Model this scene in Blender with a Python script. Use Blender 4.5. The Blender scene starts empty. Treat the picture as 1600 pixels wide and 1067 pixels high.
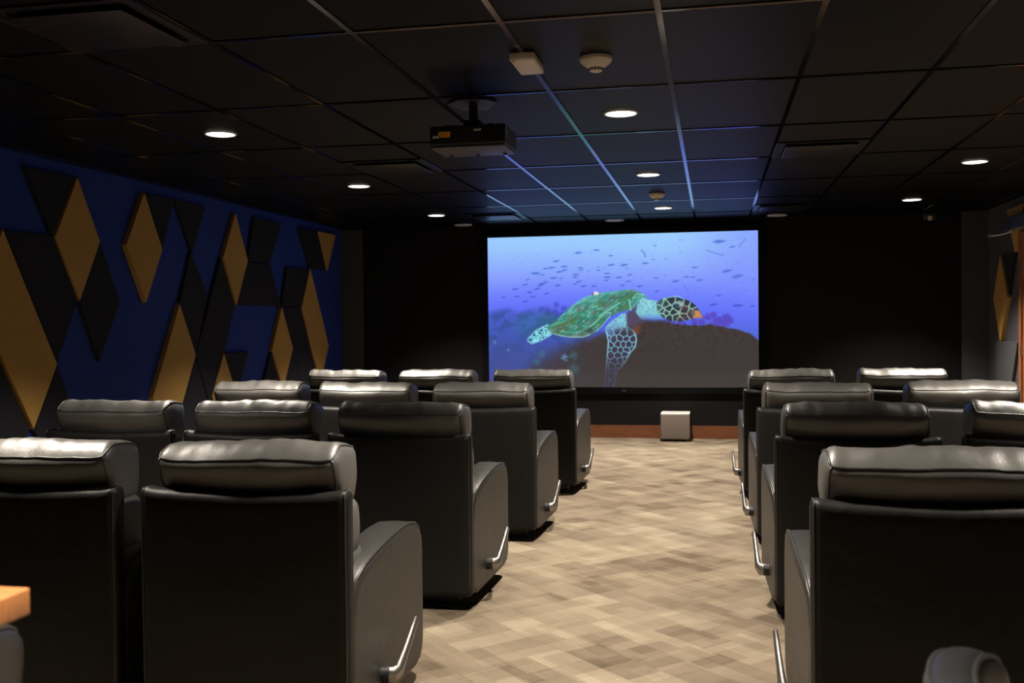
import bpy, math, random
import numpy as np
from mathutils import Matrix, Vector, noise

# ------------------------------------------------------------------ camera, world, exposure
scene = bpy.context.scene
COL = scene.collection
EYE = 1.385                       # camera height
YAW, PITCH, ROLL, FPX = 0.1973, -0.0194, -0.0114, 1571.87
fw = Vector((-math.sin(YAW) * math.cos(PITCH), math.cos(YAW) * math.cos(PITCH), math.sin(PITCH)))
rt = Vector((math.cos(YAW), math.sin(YAW), 0))
up = rt.cross(fw)
rt2 = rt * math.cos(ROLL) + up * math.sin(ROLL)
up2 = up * math.cos(ROLL) - rt * math.sin(ROLL)
cam_data = bpy.data.cameras.new('camera')
cam = bpy.data.objects.new('camera', cam_data)
COL.objects.link(cam)
cam_data.sensor_width = 36.0
cam_data.lens = FPX * 36.0 / 1600.0
cam_data.clip_start = 0.05
cam.matrix_world = Matrix(((rt2.x, up2.x, -fw.x, 0), (rt2.y, up2.y, -fw.y, 0), (rt2.z, up2.z, -fw.z, EYE), (0, 0, 0, 1)))
cam_data.dof.use_dof = True
cam_data.dof.focus_distance = 5.0
cam_data.dof.aperture_fstop = 5.6
scene.camera = cam

world = bpy.data.worlds.new('world')
scene.world = world
world.use_nodes = True
world.node_tree.nodes['Background'].inputs[0].default_value = (0.02, 0.02, 0.025, 1)
world.node_tree.nodes['Background'].inputs[1].default_value = 0.3

vs = scene.view_settings
vs.view_transform = 'Standard'
vs.look = 'None'
vs.exposure = 0.0
vs.gamma = 1.0
vs.use_curve_mapping = False

LAMP_W = 680.0                    # each downlight
LAMP_COL = (1.0, 0.90, 0.76)
LAMP_CONE = math.radians(97)
LAMP_BLEND = 0.78
SCREEN_GAIN = 1.0

# room
XL, XR, YF, YB, CEIL = -4.53, 2.97, 11.92, -1.60, 2.55
GX0, GY0, TW, TL = -0.193, 3.857, 0.6096, 1.2192   # ceiling grid

# ------------------------------------------------------------------ helpers
def link(o, parent=None):
    COL.objects.link(o)
    if parent is not None:
        o.parent = parent
    return o

def tag(o, label=None, cat=None, group=None, kind=None):
    if label: o['label'] = label
    if cat: o['category'] = cat
    if group: o['group'] = group
    if kind: o['kind'] = kind
    return o

def mdata(name, verts, faces, mat=None, smooth=True, sharp=None):
    me = bpy.data.meshes.new(name)
    me.from_pydata([tuple(v) for v in verts], [], [tuple(f) for f in faces])
    me.validate()
    if mat: me.materials.append(mat)
    if smooth:
        me.polygons.foreach_set('use_smooth', [True] * len(me.polygons))
        if sharp:
            me.set_sharp_from_angle(angle=math.radians(sharp))
    me.update()
    return me

def obj(name, me, parent=None, loc=None, rot=None):
    o = bpy.data.objects.new(name, me)
    if loc: o.location = loc
    if rot: o.rotation_euler = rot
    return link(o, parent)

def empty(name, loc, rz=0.0):
    o = bpy.data.objects.new(name, None)
    o.empty_display_size = 0.1
    o.location = loc
    o.rotation_euler = (0, 0, rz)
    return link(o)

class G:
    """collects geometry"""
    def __init__(s): s.v = []; s.f = []
    def add(s, v, f):
        b = len(s.v); s.v += [tuple(p) for p in v]; s.f += [tuple(i + b for i in q) for q in f]; return s
    def box(s, x0, x1, y0, y1, z0, z1, b=0.0):
        if b <= 0:
            return s.add([(x0,y0,z0),(x1,y0,z0),(x1,y1,z0),(x0,y1,z0),(x0,y0,z1),(x1,y0,z1),(x1,y1,z1),(x0,y1,z1)],
                         [(0,3,2,1),(4,5,6,7),(0,1,5,4),(1,2,6,5),(2,3,7,6),(3,0,4,7)])
        v, f = rbox((x1-x0)/2, (y1-y0)/2, (z1-z0)/2, b, (1,1,1))[:2]
        c = ((x0+x1)/2, (y0+y1)/2, (z0+z1)/2)
        return s.add([(p[0]+c[0], p[1]+c[1], p[2]+c[2]) for p in v], f)
    def tube(s, path, r, n=8, closed=False, caps=True, squash=1.0):
        v, f = tube(path, r, n, closed, caps, squash); return s.add(v, f)
    def lathe(s, prof, n=32, c=(0,0,0)):
        v, f = [], []
        for i in range(n):
            a = 2*math.pi*i/n
            for r, z in prof: v.append((c[0]+r*math.cos(a), c[1]+r*math.sin(a), c[2]+z))
        m = len(prof)
        for i in range(n):
            j = (i+1) % n
            for k in range(m-1): f.append((i*m+k, j*m+k, j*m+k+1, i*m+k+1))
        if prof[0][0] > 1e-5: f.append(tuple(i*m for i in reversed(range(n))))
        if prof[-1][0] > 1e-5: f.append(tuple(i*m+m-1 for i in range(n)))
        return s.add(v, f)
    def build(s, name, mat, parent=None, smooth=False, sharp=None, loc=None):
        return obj(name, mdata(name, s.v, s.f, mat, smooth, sharp), parent, loc)

def tube(path, r, n=8, closed=False, caps=True, squash=1.0):
    path = [Vector(p) for p in path]; m = len(path)
    rs = r if isinstance(r, (list, tuple)) else [r]*m
    v, f = [], []; prev = None
    for i, p in enumerate(path):
        a = path[(i-1) % m] if (closed or i > 0) else p
        b = path[(i+1) % m] if (closed or i < m-1) else p
        t = (b - a); t = t.normalized() if t.length > 1e-9 else Vector((0,0,1))
        if prev is None:
            h = Vector((0,0,1)) if abs(t.z) < .9 else Vector((1,0,0))
            nrm = (h - t*h.dot(t)).normalized()
        else:
            nrm = prev - t*prev.dot(t)
            nrm = nrm.normalized() if nrm.length > 1e-6 else t.orthogonal().normalized()
        prev = nrm; bn = t.cross(nrm)
        for k in range(n):
            an = 2*math.pi*k/n
            v.append(p + nrm*(math.cos(an)*rs[i]) + bn*(math.sin(an)*rs[i]*squash))
    mm = m if closed else m-1
    for i in range(mm):
        j = (i+1) % m
        for k in range(n):
            l = (k+1) % n
            f.append((i*n+k, i*n+l, j*n+l, j*n+k))
    if caps and not closed:
        f.append(tuple(reversed(range(n)))); f.append(tuple((m-1)*n+k for k in range(n)))
    return v, f

def axis_vals(s, r, n):
    e = [s - r + r*math.tan(a) for a in (math.pi/8, math.pi/4)]
    inner = [-(s-r) + 2*(s-r)*i/n for i in range(n+1)]
    return [-e[1], -e[0]] + inner + [e[0], e[1]]

def rbox(sx, sy, sz, r, n, deform=None):
    """rounded box, half sizes s, edge radius r, n inner divisions per axis; returns verts, faces, lattice index"""
    A = [axis_vals(s, r, k) for s, k in zip((sx, sy, sz), n)]
    N = [len(a) for a in A]
    idx, V, F = {}, [], []
    def vid(i, j, k):
        key = (i, j, k)
        if key in idx: return idx[key]
        p = [A[0][i], A[1][j], A[2][k]]
        q = [max(-(s-r), min(s-r, c)) for c, s in zip(p, (sx, sy, sz))]
        d = [a-b for a, b in zip(p, q)]
        L = math.sqrt(sum(c*c for c in d))
        o = [b + c*r/L for b, c in zip(q, d)] if L > 1e-9 else p
        if deform: o = deform(*o)
        idx[key] = len(V); V.append(tuple(o)); return idx[key]
    X, Y, Z = N[0]-1, N[1]-1, N[2]-1
    for i in range(X):
        for j in range(Y):
            F.append((vid(i,j,0), vid(i,j+1,0), vid(i+1,j+1,0), vid(i+1,j,0)))
            F.append((vid(i,j,Z), vid(i+1,j,Z), vid(i+1,j+1,Z), vid(i,j+1,Z)))
    for i in range(X):
        for k in range(Z):
            F.append((vid(i,0,k), vid(i+1,0,k), vid(i+1,0,k+1), vid(i,0,k+1)))
            F.append((vid(i,Y,k), vid(i,Y,k+1), vid(i+1,Y,k+1), vid(i+1,Y,k)))
    for j in range(Y):
        for k in range(Z):
            F.append((vid(0,j,k), vid(0,j,k+1), vid(0,j+1,k+1), vid(0,j+1,k)))
            F.append((vid(X,j,k), vid(X,j+1,k), vid(X,j+1,k+1), vid(X,j,k+1)))
    return V, F, idx, (X, Y, Z)

def prism(poly, d0, d1, axis='x', bev=0.0):
    """extrude polygon (a,b) between d0 and d1 along axis; d1 is the face side (gets a small chamfer)"""
    n = len(poly)
    area = sum(poly[i][0]*poly[(i+1)%n][1]-poly[(i+1)%n][0]*poly[i][1] for i in range(n))
    if area < 0: poly = poly[::-1]
    def inset(b):
        out = []
        for i in range(n):
            p0, p1, p2 = (Vector(poly[j % n]) for j in (i-1, i, i+1))
            e1 = (p1-p0).normalized(); e2 = (p2-p1).normalized()
            n1 = Vector((-e1.y, e1.x)); n2 = Vector((-e2.y, e2.x))
            m = (n1+n2); L = m.length
            if L < 1e-4: out.append(p1); continue
            m /= L; out.append(p1 + m*min(b/max(.35, m.dot(n1)), 3*b))
        return out
    s = 1 if d1 > d0 else -1
    layers = [(d0, [Vector(p) for p in poly])]
    if bev > 0:
        layers += [(d1 - s*bev, [Vector(p) for p in poly]), (d1, inset(bev))]
    else:
        layers += [(d1, [Vector(p) for p in poly])]
    V, F = [], []
    for d, ps in layers:
        for p in ps:
            V.append({'x': (d, p.x, p.y), 'y': (p.x, d, p.y), 'z': (p.x, p.y, d)}[axis])
    for l in range(len(layers)-1):
        for i in range(n):
            j = (i+1) % n
            q = (l*n+i, l*n+j, (l+1)*n+j, (l+1)*n+i)
            F.append(q)
    F.append(tuple(reversed(range(n)))); F.append(tuple((len(layers)-1)*n+i for i in range(n)))
    return V, F

import bmesh
def fix_normals(me):
    bm = bmesh.new(); bm.from_mesh(me)
    bmesh.ops.recalc_face_normals(bm, faces=bm.faces)
    bm.to_mesh(me); bm.free(); me.update()
    return me

# ------------------------------------------------------------------ materials
def new_mat(name):
    m = bpy.data.materials.new(name); m.use_nodes = True
    nt = m.node_tree
    return m, nt, nt.nodes['Principled BSDF']

def N(nt, t, **kw):
    n = nt.nodes.new(t)
    for k, v in kw.items():
        if k in n.inputs: n.inputs[k].default_value = v
        else: setattr(n, k, v)
    return n

def plain(name, col, rough=0.6, metal=0.0, var=0.12, scale=30.0, bump=0.0, bscale=200.0, spec=0.5, coat=0.0):
    """base colour varied by noise, optional fine bump"""
    m, nt, b = new_mat(name)
    tc = N(nt, 'ShaderNodeTexCoord')
    no = N(nt, 'ShaderNodeTexNoise'); no.inputs['Scale'].default_value = scale; no.inputs['Detail'].default_value = 4
    nt.links.new(tc.outputs['Object'], no.inputs['Vector'])
    mx = N(nt, 'ShaderNodeMix', data_type='RGBA')
    mx.inputs[6].default_value = (*[c*(1-var) for c in col], 1); mx.inputs[7].default_value = (*[min(1, c*(1+var)) for c in col], 1)
    nt.links.new(no.outputs['Fac'], mx.inputs[0]); nt.links.new(mx.outputs[2], b.inputs['Base Color'])
    b.inputs['Roughness'].default_value = rough; b.inputs['Metallic'].default_value = metal
    b.inputs['Specular IOR Level'].default_value = spec
    if coat: b.inputs['Coat Weight'].default_value = coat
    if bump:
        n2 = N(nt, 'ShaderNodeTexNoise'); n2.inputs['Scale'].default_value = bscale; n2.inputs['Detail'].default_value = 3
        nt.links.new(tc.outputs['Object'], n2.inputs['Vector'])
        bp = N(nt, 'ShaderNodeBump'); bp.inputs['Strength'].default_value = bump; bp.inputs['Distance'].default_value = 0.002
        nt.links.new(n2.outputs['Fac'], bp.inputs['Height']); nt.links.new(bp.outputs['Normal'], b.inputs['Normal'])
    return m

def leather_mat(name, c0, c1, rough, spec):
    m, nt, b = new_mat(name)
    tc = N(nt, 'ShaderNodeTexCoord')
    no = N(nt, 'ShaderNodeTexNoise'); no.inputs['Scale'].default_value = 5; no.inputs['Detail'].default_value = 5
    nt.links.new(tc.outputs['Object'], no.inputs['Vector'])
    cr = N(nt, 'ShaderNodeMix', data_type='RGBA')
    cr.inputs[6].default_value = (*c0, 1); cr.inputs[7].default_value = (*c1, 1)
    nt.links.new(no.outputs['Fac'], cr.inputs[0]); nt.links.new(cr.outputs[2], b.inputs['Base Color'])
    b.inputs['Roughness'].default_value = rough
    b.inputs['Specular IOR Level'].default_value = spec
    vo = N(nt, 'ShaderNodeTexVoronoi'); vo.inputs['Scale'].default_value = 260
    nt.links.new(tc.outputs['Object'], vo.inputs['Vector'])
    n2 = N(nt, 'ShaderNodeTexNoise'); n2.inputs['Scale'].default_value = 14; n2.inputs['Detail'].default_value = 3
    nt.links.new(tc.outputs['Object'], n2.inputs['Vector'])
    b1 = N(nt, 'ShaderNodeBump'); b1.inputs['Strength'].default_value = 0.18; b1.inputs['Distance'].default_value = 0.0012
    nt.links.new(vo.outputs['Distance'], b1.inputs['Height'])
    b2 = N(nt, 'ShaderNodeBump'); b2.inputs['Strength'].default_value = 0.25; b2.inputs['Distance'].default_value = 0.012
    nt.links.new(n2.outputs['Fac'], b2.inputs['Height']); nt.links.new(b1.outputs['Normal'], b2.inputs['Normal'])
    nt.links.new(b2.outputs['Normal'], b.inputs['Normal'])
    return m

def carpet_mat():
    m, nt, b = new_mat('striated_carpet')
    L = nt.links
    ge = N(nt, 'ShaderNodeNewGeometry')
    mp = N(nt, 'ShaderNodeMapping'); mp.inputs['Rotation'].default_value = (0, 0, math.radians(45))
    L.new(ge.outputs['Position'], mp.inputs['Vector'])
    sp = N(nt, 'ShaderNodeSeparateXYZ'); L.new(mp.outputs['Vector'], sp.inputs[0])
    def cells(w, h, off, seed, swap=False):
        A_, B_ = (sp.outputs[0], sp.outputs[1]) if not swap else (sp.outputs[1], sp.outputs[0])
        # random value for each cell of an uneven running-bond of rectangles
        def M(op, a, b_=None):
            n = N(nt, 'ShaderNodeMath', operation=op)
            for i, s in enumerate((a, b_)):
                if s is None: continue
                if isinstance(s, (int, float)): n.inputs[i].default_value = s
                else: L.new(s, n.inputs[i])
            return n.outputs[0]
        row = M('FLOOR', M('DIVIDE', M('ADD', B_, off), h))
        wr = N(nt, 'ShaderNodeTexWhiteNoise', noise_dimensions='1D'); L.new(M('ADD', row, seed), wr.inputs['W'])
        wv = M('ADD', M('MULTIPLY', wr.outputs['Value'], w*1.1), w*0.5)
        colx = M('FLOOR', M('DIVIDE', M('ADD', A_, M('MULTIPLY', wr.outputs['Value'], 7.3)), wv))
        cb = N(nt, 'ShaderNodeCombineXYZ'); L.new(row, cb.inputs[0]); L.new(colx, cb.inputs[1]); cb.inputs[2].default_value = seed
        w2 = N(nt, 'ShaderNodeTexWhiteNoise', noise_dimensions='3D'); L.new(cb.outputs[0], w2.inputs['Vector'])
        return w2.outputs['Value'], M
    c1, M = cells(0.40, 0.1667, 0.0, 3.1)
    c2, _ = cells(0.26, 0.0833, 0.01, 11.7)
    c3, _ = cells(0.34, 0.125, 0.03, 23.9)
    c4, _ = cells(0.30, 0.1250, 0.0, 41.3, True)
    c5, _ = cells(0.24, 0.0833, 0.0, 57.1, True)
    oi = N(nt, 'ShaderNodeObjectInfo')
    val = M('ADD', M('ADD', M('MULTIPLY', c1, 0.26), M('MULTIPLY', c2, 0.20)), M('ADD', M('MULTIPLY', c4, 0.22), M('MULTIPLY', c5, 0.10)))
    val = M('ADD', val, M('MULTIPLY', oi.outputs['Random'], 0.22))
    ramp = N(nt, 'ShaderNodeValToRGB')
    el = ramp.color_ramp.elements
    el[0].position = 0.16; el[0].color = (0.095, 0.071, 0.050, 1)
    el[1].position = 0.82; el[1].color = (0.30, 0.252, 0.186, 1)
    e = el.new(0.40); e.color = (0.17, 0.133, 0.096, 1)
    e = el.new(0.66); e.color = (0.235, 0.191, 0.139, 1)
    L.new(val, ramp.inputs[0])
    # ribs run along the tile, stronger in some patches
    rib = M('SINE', M('MULTIPLY', sp.outputs[1], 2*math.pi/0.0125))
    amt = M('MULTIPLY', M('MAXIMUM', M('SUBTRACT', c3, 0.35), 0.0), 0.85)
    k = M('ADD', 1.0, M('MULTIPLY', rib, amt))
    no = N(nt, 'ShaderNodeTexNoise'); no.inputs['Scale'].default_value = 260; no.inputs['Detail'].default_value = 2
    L.new(mp.outputs['Vector'], no.inputs['Vector'])
    k2 = M('MULTIPLY', k, M('ADD', 0.55, M('MULTIPLY', no.outputs['Fac'], 0.9)))
    vm = N(nt, 'ShaderNodeVectorMath', operation='SCALE'); L.new(ramp.outputs[0], vm.inputs[0]); L.new(k2, vm.inputs['Scale'])
    L.new(vm.outputs[0], b.inputs['Base Color'])
    b.inputs['Roughness'].default_value = 0.95; b.inputs['Specular IOR Level'].default_value = 0.1
    bp = N(nt, 'ShaderNodeBump'); bp.inputs['Strength'].default_value = 0.5; bp.inputs['Distance'].default_value = 0.004
    L.new(M('ADD', no.outputs['Fac'], M('MULTIPLY', rib, 0.3)), bp.inputs['Height']); L.new(bp.outputs['Normal'], b.inputs['Normal'])
    return m

def wood_mat(name, c0, c1, scale=(1.0, 12.0, 12.0), rough=0.35):
    m, nt, b = new_mat(name)
    tc = N(nt, 'ShaderNodeTexCoord'); mp = N(nt, 'ShaderNodeMapping'); mp.inputs['Scale'].default_value = scale
    nt.links.new(tc.outputs['Object'], mp.inputs['Vector'])
    no = N(nt, 'ShaderNodeTexNoise'); no.inputs['Scale'].default_value = 4; no.inputs['Detail'].default_value = 6; no.inputs['Distortion'].default_value = 1.2
    nt.links.new(mp.outputs['Vector'], no.inputs['Vector'])
    r = N(nt, 'ShaderNodeValToRGB'); r.color_ramp.elements[0].position = .3; r.color_ramp.elements[1].position = .7
    r.color_ramp.elements[0].color = (*c0, 1); r.color_ramp.elements[1].color = (*c1, 1)
    nt.links.new(no.outputs['Fac'], r.inputs[0]); nt.links.new(r.outputs[0], b.inputs['Base Color'])
    b.inputs['Roughness'].default_value = rough
    return m

def emit_mat(name, col, strength):
    m, nt, b = new_mat(name)
    nt.nodes.remove(b)
    e = N(nt, 'ShaderNodeEmission'); e.inputs[0].default_value = (*col, 1); e.inputs[1].default_value = strength
    nt.links.new(e.outputs[0], nt.nodes['Material Output'].inputs[0])
    return m

M_LEATHER = leather_mat('black_leather', (.060, .057, .053), (.078, .074, .069), .46, .80)  # lit copy of the chair leather, colour raised for the bright headrest tops
M_BACK_SHADED = leather_mat('black_leather_back_shaded', (.0062, .0058, .0055), (.0088, .0083, .0079), .48, .26)  # shaded copy of the chair leather: shade on the backs put into the colour
M_ARM_SHADED = leather_mat('black_leather_arm_shaded', (.019, .018, .0167), (.026, .0247, .023), .46, .55)  # half-shaded copy of the chair leather, darkened to dim the arms
M_PIPING = plain('leather_piping', (0.03, 0.028, 0.026), 0.4, var=.2)
M_CARPET = carpet_mat()
M_SUBFLOOR = plain('subfloor', (0.1, 0.09, 0.08), 0.9)
M_TILE = plain('black_ceiling_tile', (0.0014, 0.0014, 0.0018), 0.48, var=.25, scale=60, bump=.1, bscale=400, spec=.11)
M_TBAR = plain('dark_metal_grid', (0.15, 0.15, 0.16), 0.11, metal=1.0, var=.05)
M_DECK = plain('ceiling_deck', (0.01, 0.01, 0.01), 0.9)
M_BLUE = plain('blue_wall_paint', (0.017, 0.042, 0.24), 0.75, var=.06, scale=8, bump=.06, spec=.2)
M_FRONT = plain('charcoal_wall_paint', (0.0065, 0.0065, 0.0075), 0.85, var=.1, scale=8, bump=.06, spec=.2)
M_COLUMN = plain('slate_wall_paint', (0.055, 0.055, 0.062), 0.85, var=.1, scale=8, spec=.2)
M_RIGHT = plain('grey_wall_paint', (0.070, 0.070, 0.078), 0.8, var=.08, scale=8, bump=.06, spec=.2)
M_GOLD = plain('gold_panel_felt', (0.42, 0.245, 0.068), 0.8, var=.08, scale=120, bump=.1, bscale=300, spec=.2)
M_BLACKP = plain('black_panel_felt', (0.016, 0.017, 0.022), 0.85, var=.15, scale=120, bump=.1, bscale=300, spec=.2)
M_BASE = wood_mat('reddish_wood', (0.13, 0.042, 0.018), (0.21, 0.075, 0.032))
M_DOOR = wood_mat('door_wood', (0.22, 0.075, 0.03), (0.36, 0.14, 0.06), (6, 6, .8))
M_TABLE = wood_mat('table_wood', (0.30, 0.115, 0.040), (0.40, 0.165, 0.060), (2, 14, 8), .4)
M_WHITE = plain('white_plastic', (0.62, 0.56, 0.48), 0.5, var=.04)
M_TRIM = plain('white_trim_ring', (0.55, 0.53, 0.50), 0.45, var=.03)
M_GRILLE = plain('speaker_grille', (0.30, 0.31, 0.34), 0.7, var=.1, scale=300)
M_LENS = emit_mat('lamp_lens', (1.0, 0.95, 0.86), 9.0)
M_BLACKPL = plain('black_plastic', (0.012, 0.012, 0.013), 0.45, var=.2)
M_GREYPL = plain('grey_plastic', (0.05, 0.05, 0.056), 0.4, var=.1)
M_FRAME = plain('black_velvet_frame', (0.004, 0.004, 0.005), 0.9, var=.2, spec=.1)
M_CHROME = plain('satin_metal', (0.34, 0.32, 0.30), 0.40, metal=1.0, var=.05)
M_STEEL = plain('brushed_steel', (0.42, 0.44, 0.48), 0.35, metal=1.0, var=.06)
M_SUB = plain('taupe_fabric', (0.15, 0.12, 0.105), 0.9, var=.15, scale=300, bump=.2)
M_SUBTOP_LIT = plain('cabinet_top_painted_lit', (0.85, 0.82, 0.78), 0.4, var=.03)  # light falling on the subwoofer top is painted in as white
M_DIFF = plain('black_diffuser', (0.004, 0.004, 0.005), 0.35, var=.15, spec=.4)
M_STICKER = plain('orange_sticker', (0.85, 0.38, 0.04), 0.6)
M_STICKER2 = plain('pale_sticker', (0.70, 0.70, 0.56), 0.6)
M_VINYL = plain('black_vinyl', (0.020, 0.020, 0.022), 0.42, var=.15, bump=.08, bscale=500)

# ------------------------------------------------------------------ floor
def clip(poly, x0, x1, y0, y1):
    for ax, lim, sg in ((0, x0, 1), (0, x1, -1), (1, y0, 1), (1, y1, -1)):
        out = []
        for i in range(len(poly)):
            a, b = poly[i], poly[(i+1) % len(poly)]
            da, db = sg*(a[ax]-lim), sg*(b[ax]-lim)
            if da >= 0: out.append(a)
            if da*db < 0:
                t = da/(da-db); out.append((a[0]+(b[0]-a[0])*t, a[1]+(b[1]-a[1])*t))
        poly = out
        if len(poly) < 3: return []
    return poly

floor = G().box(XL-.1, XR+.1, YB-.1, YF+.1, -0.12, -0.009).build('floor', M_SUBFLOOR)
tag(floor, 'brown and beige carpet tile floor with ribbed rectangles laid diagonally', 'floor', kind='structure')
TS = 0.5
s2 = math.sqrt(.5)
hg = TS/2 - 0.0006
tile_me = None
field = G()
for iu in range(-40, 40):
    for iv in range(-20, 40):
        u, v = (iu+.5)*TS, (iv+.5)*TS      # u along (1,-1), v along (1,1); a seam lies at v = 3.0
        cx, cy = (u+v)*s2, (v-u)*s2
        if not (XL-.5 < cx < XR+.5 and YB-.5 < cy < YF+.5): continue
        corners = [(cx+(a+b)*s2, cy+(b-a)*s2) for a, b in ((-hg,-hg),(-hg,hg),(hg,hg),(hg,-hg))]
        pc = clip(corners, XL, XR, YB, YF)
        if not pc: continue
        whole = len(pc) == 4 and all(abs(p[0]-q[0])+abs(p[1]-q[1]) < 1e-6 for p, q in zip(pc, corners))
        near = -2.0 < cx < 1.3 and cy > 2.6
        if near:
            if whole:
                if tile_me is None:
                    vv, ff = prism([(a-cx, b-cy) for a, b in corners], -0.009, 0.0, 'z', 0.0008)
                    tile_me = fix_normals(mdata('carpet_tile', vv, ff, M_CARPET, False))
                obj('carpet_tile', tile_me, floor, (cx, cy, 0))
            else:
                vv, ff = prism(pc, -0.009, 0.0, 'z')
                obj('carpet_tile', fix_normals(mdata('carpet_tile', vv, ff, M_CARPET, False)), floor)
        else:
            field.add(*prism(pc, -0.009, 0.0, 'z'))
fo = field.build('carpet_tile_field', M_CARPET, floor); fix_normals(fo.data); tag(fo, kind='stuff')

# ------------------------------------------------------------------ ceiling: deck, tiles, grid
ceiling = G().box(XL-.1, XR+.1, YB-.1, YF+.1, CEIL+.12, CEIL+.2).build('ceiling', M_DECK)
tag(ceiling, 'black suspended ceiling of rectangular tiles in a glossy grid', 'ceiling', kind='structure')
xs = [GX0 + k*TW for k in range(-8, 6)]
ys = [GY0 + k*TL for k in range(-5, 8)]
xb = [XL] + [x for x in xs if XL+.02 < x < XR-.02] + [XR]
yb = [YB] + [y for y in ys if YB+.02 < y < YF-.02] + [YF]
cache = {}
for i in range(len(xb)-1):
    for j in range(len(yb)-1):
        w, l = xb[i+1]-xb[i]-.006, yb[j+1]-yb[j]-.006
        k = (round(w, 3), round(l, 3))
        if k not in cache:
            cache[k] = mdata('ceiling_tile', *(lambda g: (g.v, g.f))(G().box(-w/2, w/2, -l/2, l/2, .005, .02)), M_TILE, False)
        obj('ceiling_tile', cache[k], ceiling, ((xb[i]+xb[i+1])/2, (yb[j]+yb[j+1])/2, CEIL))
run = G().box(-.012, .012, -(YF-YB)/2, (YF-YB)/2, 0, .0018, 0).box(-.001, .001, -(YF-YB)/2, (YF-YB)/2, .0018, .035)
run_me = mdata('main_runner', run.v, run.f, M_TBAR, False)
for x in xb[1:-1]:
    obj('main_runner', run_me, ceiling, (x, (YF+YB)/2, CEIL))
for i in range(len(xb)-1):
    w = xb[i+1]-xb[i]-.024
    k = ('t', round(w, 3))
    if k not in cache:
        g = G().box(-w/2, w/2, -.012, .012, .0003, .002).box(-w/2, w/2, -.001, .001, .002, .03)
        cache[k] = mdata('cross_tee', g.v, g.f, M_TBAR, False)
    for y in yb[1:-1]:
        obj('cross_tee', cache[k], ceiling, ((xb[i]+xb[i+1])/2, y, CEIL))

# ------------------------------------------------------------------ walls
def wall(name, x0, x1, y0, y1, mat, label):
    o = G().box(x0, x1, y0, y1, -.12, CEIL+.2).build(name, mat)
    return tag(o, label, 'wall', kind='structure')
wl = wall('wall_left', XL-.12, XL, YB-.12, YF+.12, M_BLUE, 'blue side wall with raised gold and black diamond panels')
wr = wall('wall_right', XR, XR+.12, YB-.12, YF+.12, M_RIGHT, 'grey side wall with gold diamond panels beside the door')
wf = wall('wall_front', XL, XR, YF, YF+.12, M_FRONT, 'charcoal front wall behind the projection screen')
wb = wall('wall_back', XL, XR, YB-.12, YB, M_FRONT, 'dark back wall behind the seats')
for nm, x0, x1 in (('trim_1', XL, XL+.27), ('trim_2', XR-.27, XR)):
    o = G().box(x0, x1, YF-.05, YF, 0, CEIL, .004).build(nm, M_COLUMN)
    tag(o, 'slate grey corner strip %s of the front wall' % ('at the left end' if nm == 'trim_1' else 'at the right end'), 'wall trim', kind='structure')
def bboard(name, x0, x1, y0, y1, label):
    g = G().box(x0, x1, y0, y1, 0, .150)
    if name == 'baseboard_front': g.box(x0, x1, y0-.004, y0, 0, .105, 0)
    return tag(g.build(name, M_BASE), label, 'baseboard', kind='structure')
bboard('baseboard_front', XL+.27, XR-.27, YF-.018, YF, 'reddish wood baseboard along the front wall under the screen')
bboard('baseboard_left', XL, XL+.018, YB, YF-.05, 'reddish wood baseboard along the blue wall')
bboard('baseboard_right', XR-.018, XR, YB, 9.55, 'reddish wood baseboard along the grey wall')

# raised panels on the left wall: (y, z) outlines on a diamond lattice
Z5, Z4, Z3, Z2, Z1 = 2.465, 2.02, 1.575, 1.125, 0.70
gold = [[(5.74,Z4),(6.26,Z2),(6.00,Z1),(5.48,Z3)], [(6.53,Z5),(6.79,Z4),(6.53,Z3),(6.27,Z4)],
        [(7.40,Z5),(7.66,Z4),(7.40,Z3),(7.13,Z4)], [(7.92,Z3),(8.18,Z2),(7.75,.40),(7.47,.80)],
        [(8.98,Z5),(9.23,Z4),(8.97,Z3),(8.72,Z4)], [(10.01,Z3),(10.28,Z2),(10.01,Z1),(9.75,Z2)],
        [(10.80,Z4),(11.32,Z2),(11.05,Z1),(10.54,Z3)], [(11.06,Z5),(11.60,Z5),(11.32,Z4)],
        [(8.70,Z2),(8.95,.71),(8.70,.30),(8.47,.73)]]
black = [[(5.97,Z5),(6.51,Z5),(6.25,Z4)], [(5.77,Z4),(6.26,Z4),(6.52,Z3),(6.27,Z2)],
         [(6.81,Z4),(7.05,Z3),(6.77,Z2),(6.54,Z3)], [(7.43,Z5),(7.88,Z5),(7.68,Z4)],
         [(7.89,Z5),(8.42,Z5),(8.17,Z4)], [(8.14,2.03),(8.43,1.67),(8.20,Z2),(7.94,Z3)],
         [(8.70,2.02),(8.96,Z3),(8.46,.62),(8.20,Z2)], [(9.40,Z5),(10.06,Z5),(9.76,Z4),(9.25,Z4)],
         [(9.25,2.01),(9.76,2.01),(10.01,1.58),(8.99,1.58)], [(10.51,Z5),(11.05,Z5),(11.31,Z4),(10.82,Z4)],
         [(10.19,2.01),(10.79,2.01),(10.54,1.58),(10.02,1.58)], [(10.03,1.57),(10.54,1.57),(11.02,.71),(10.53,.68)],
         [(8.73,Z2),(9.24,Z2),(8.96,.72)], [(6.28,Z2),(6.40,.86),(6.16,.50),(6.02,.68)],
         [(5.44,Z3),(5.50,1.53),(5.97,.69),(5.67,.28),(5.30,1.0)], [(9.76,1.11),(10.0,.68),(9.75,.35),(9.51,.72)],
         [(8.20,1.10),(8.43,.64),(8.22,.26),(7.78,.40)], [(10.29,1.10),(10.51,.69),(10.27,.28),(10.03,.69)]]
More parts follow.
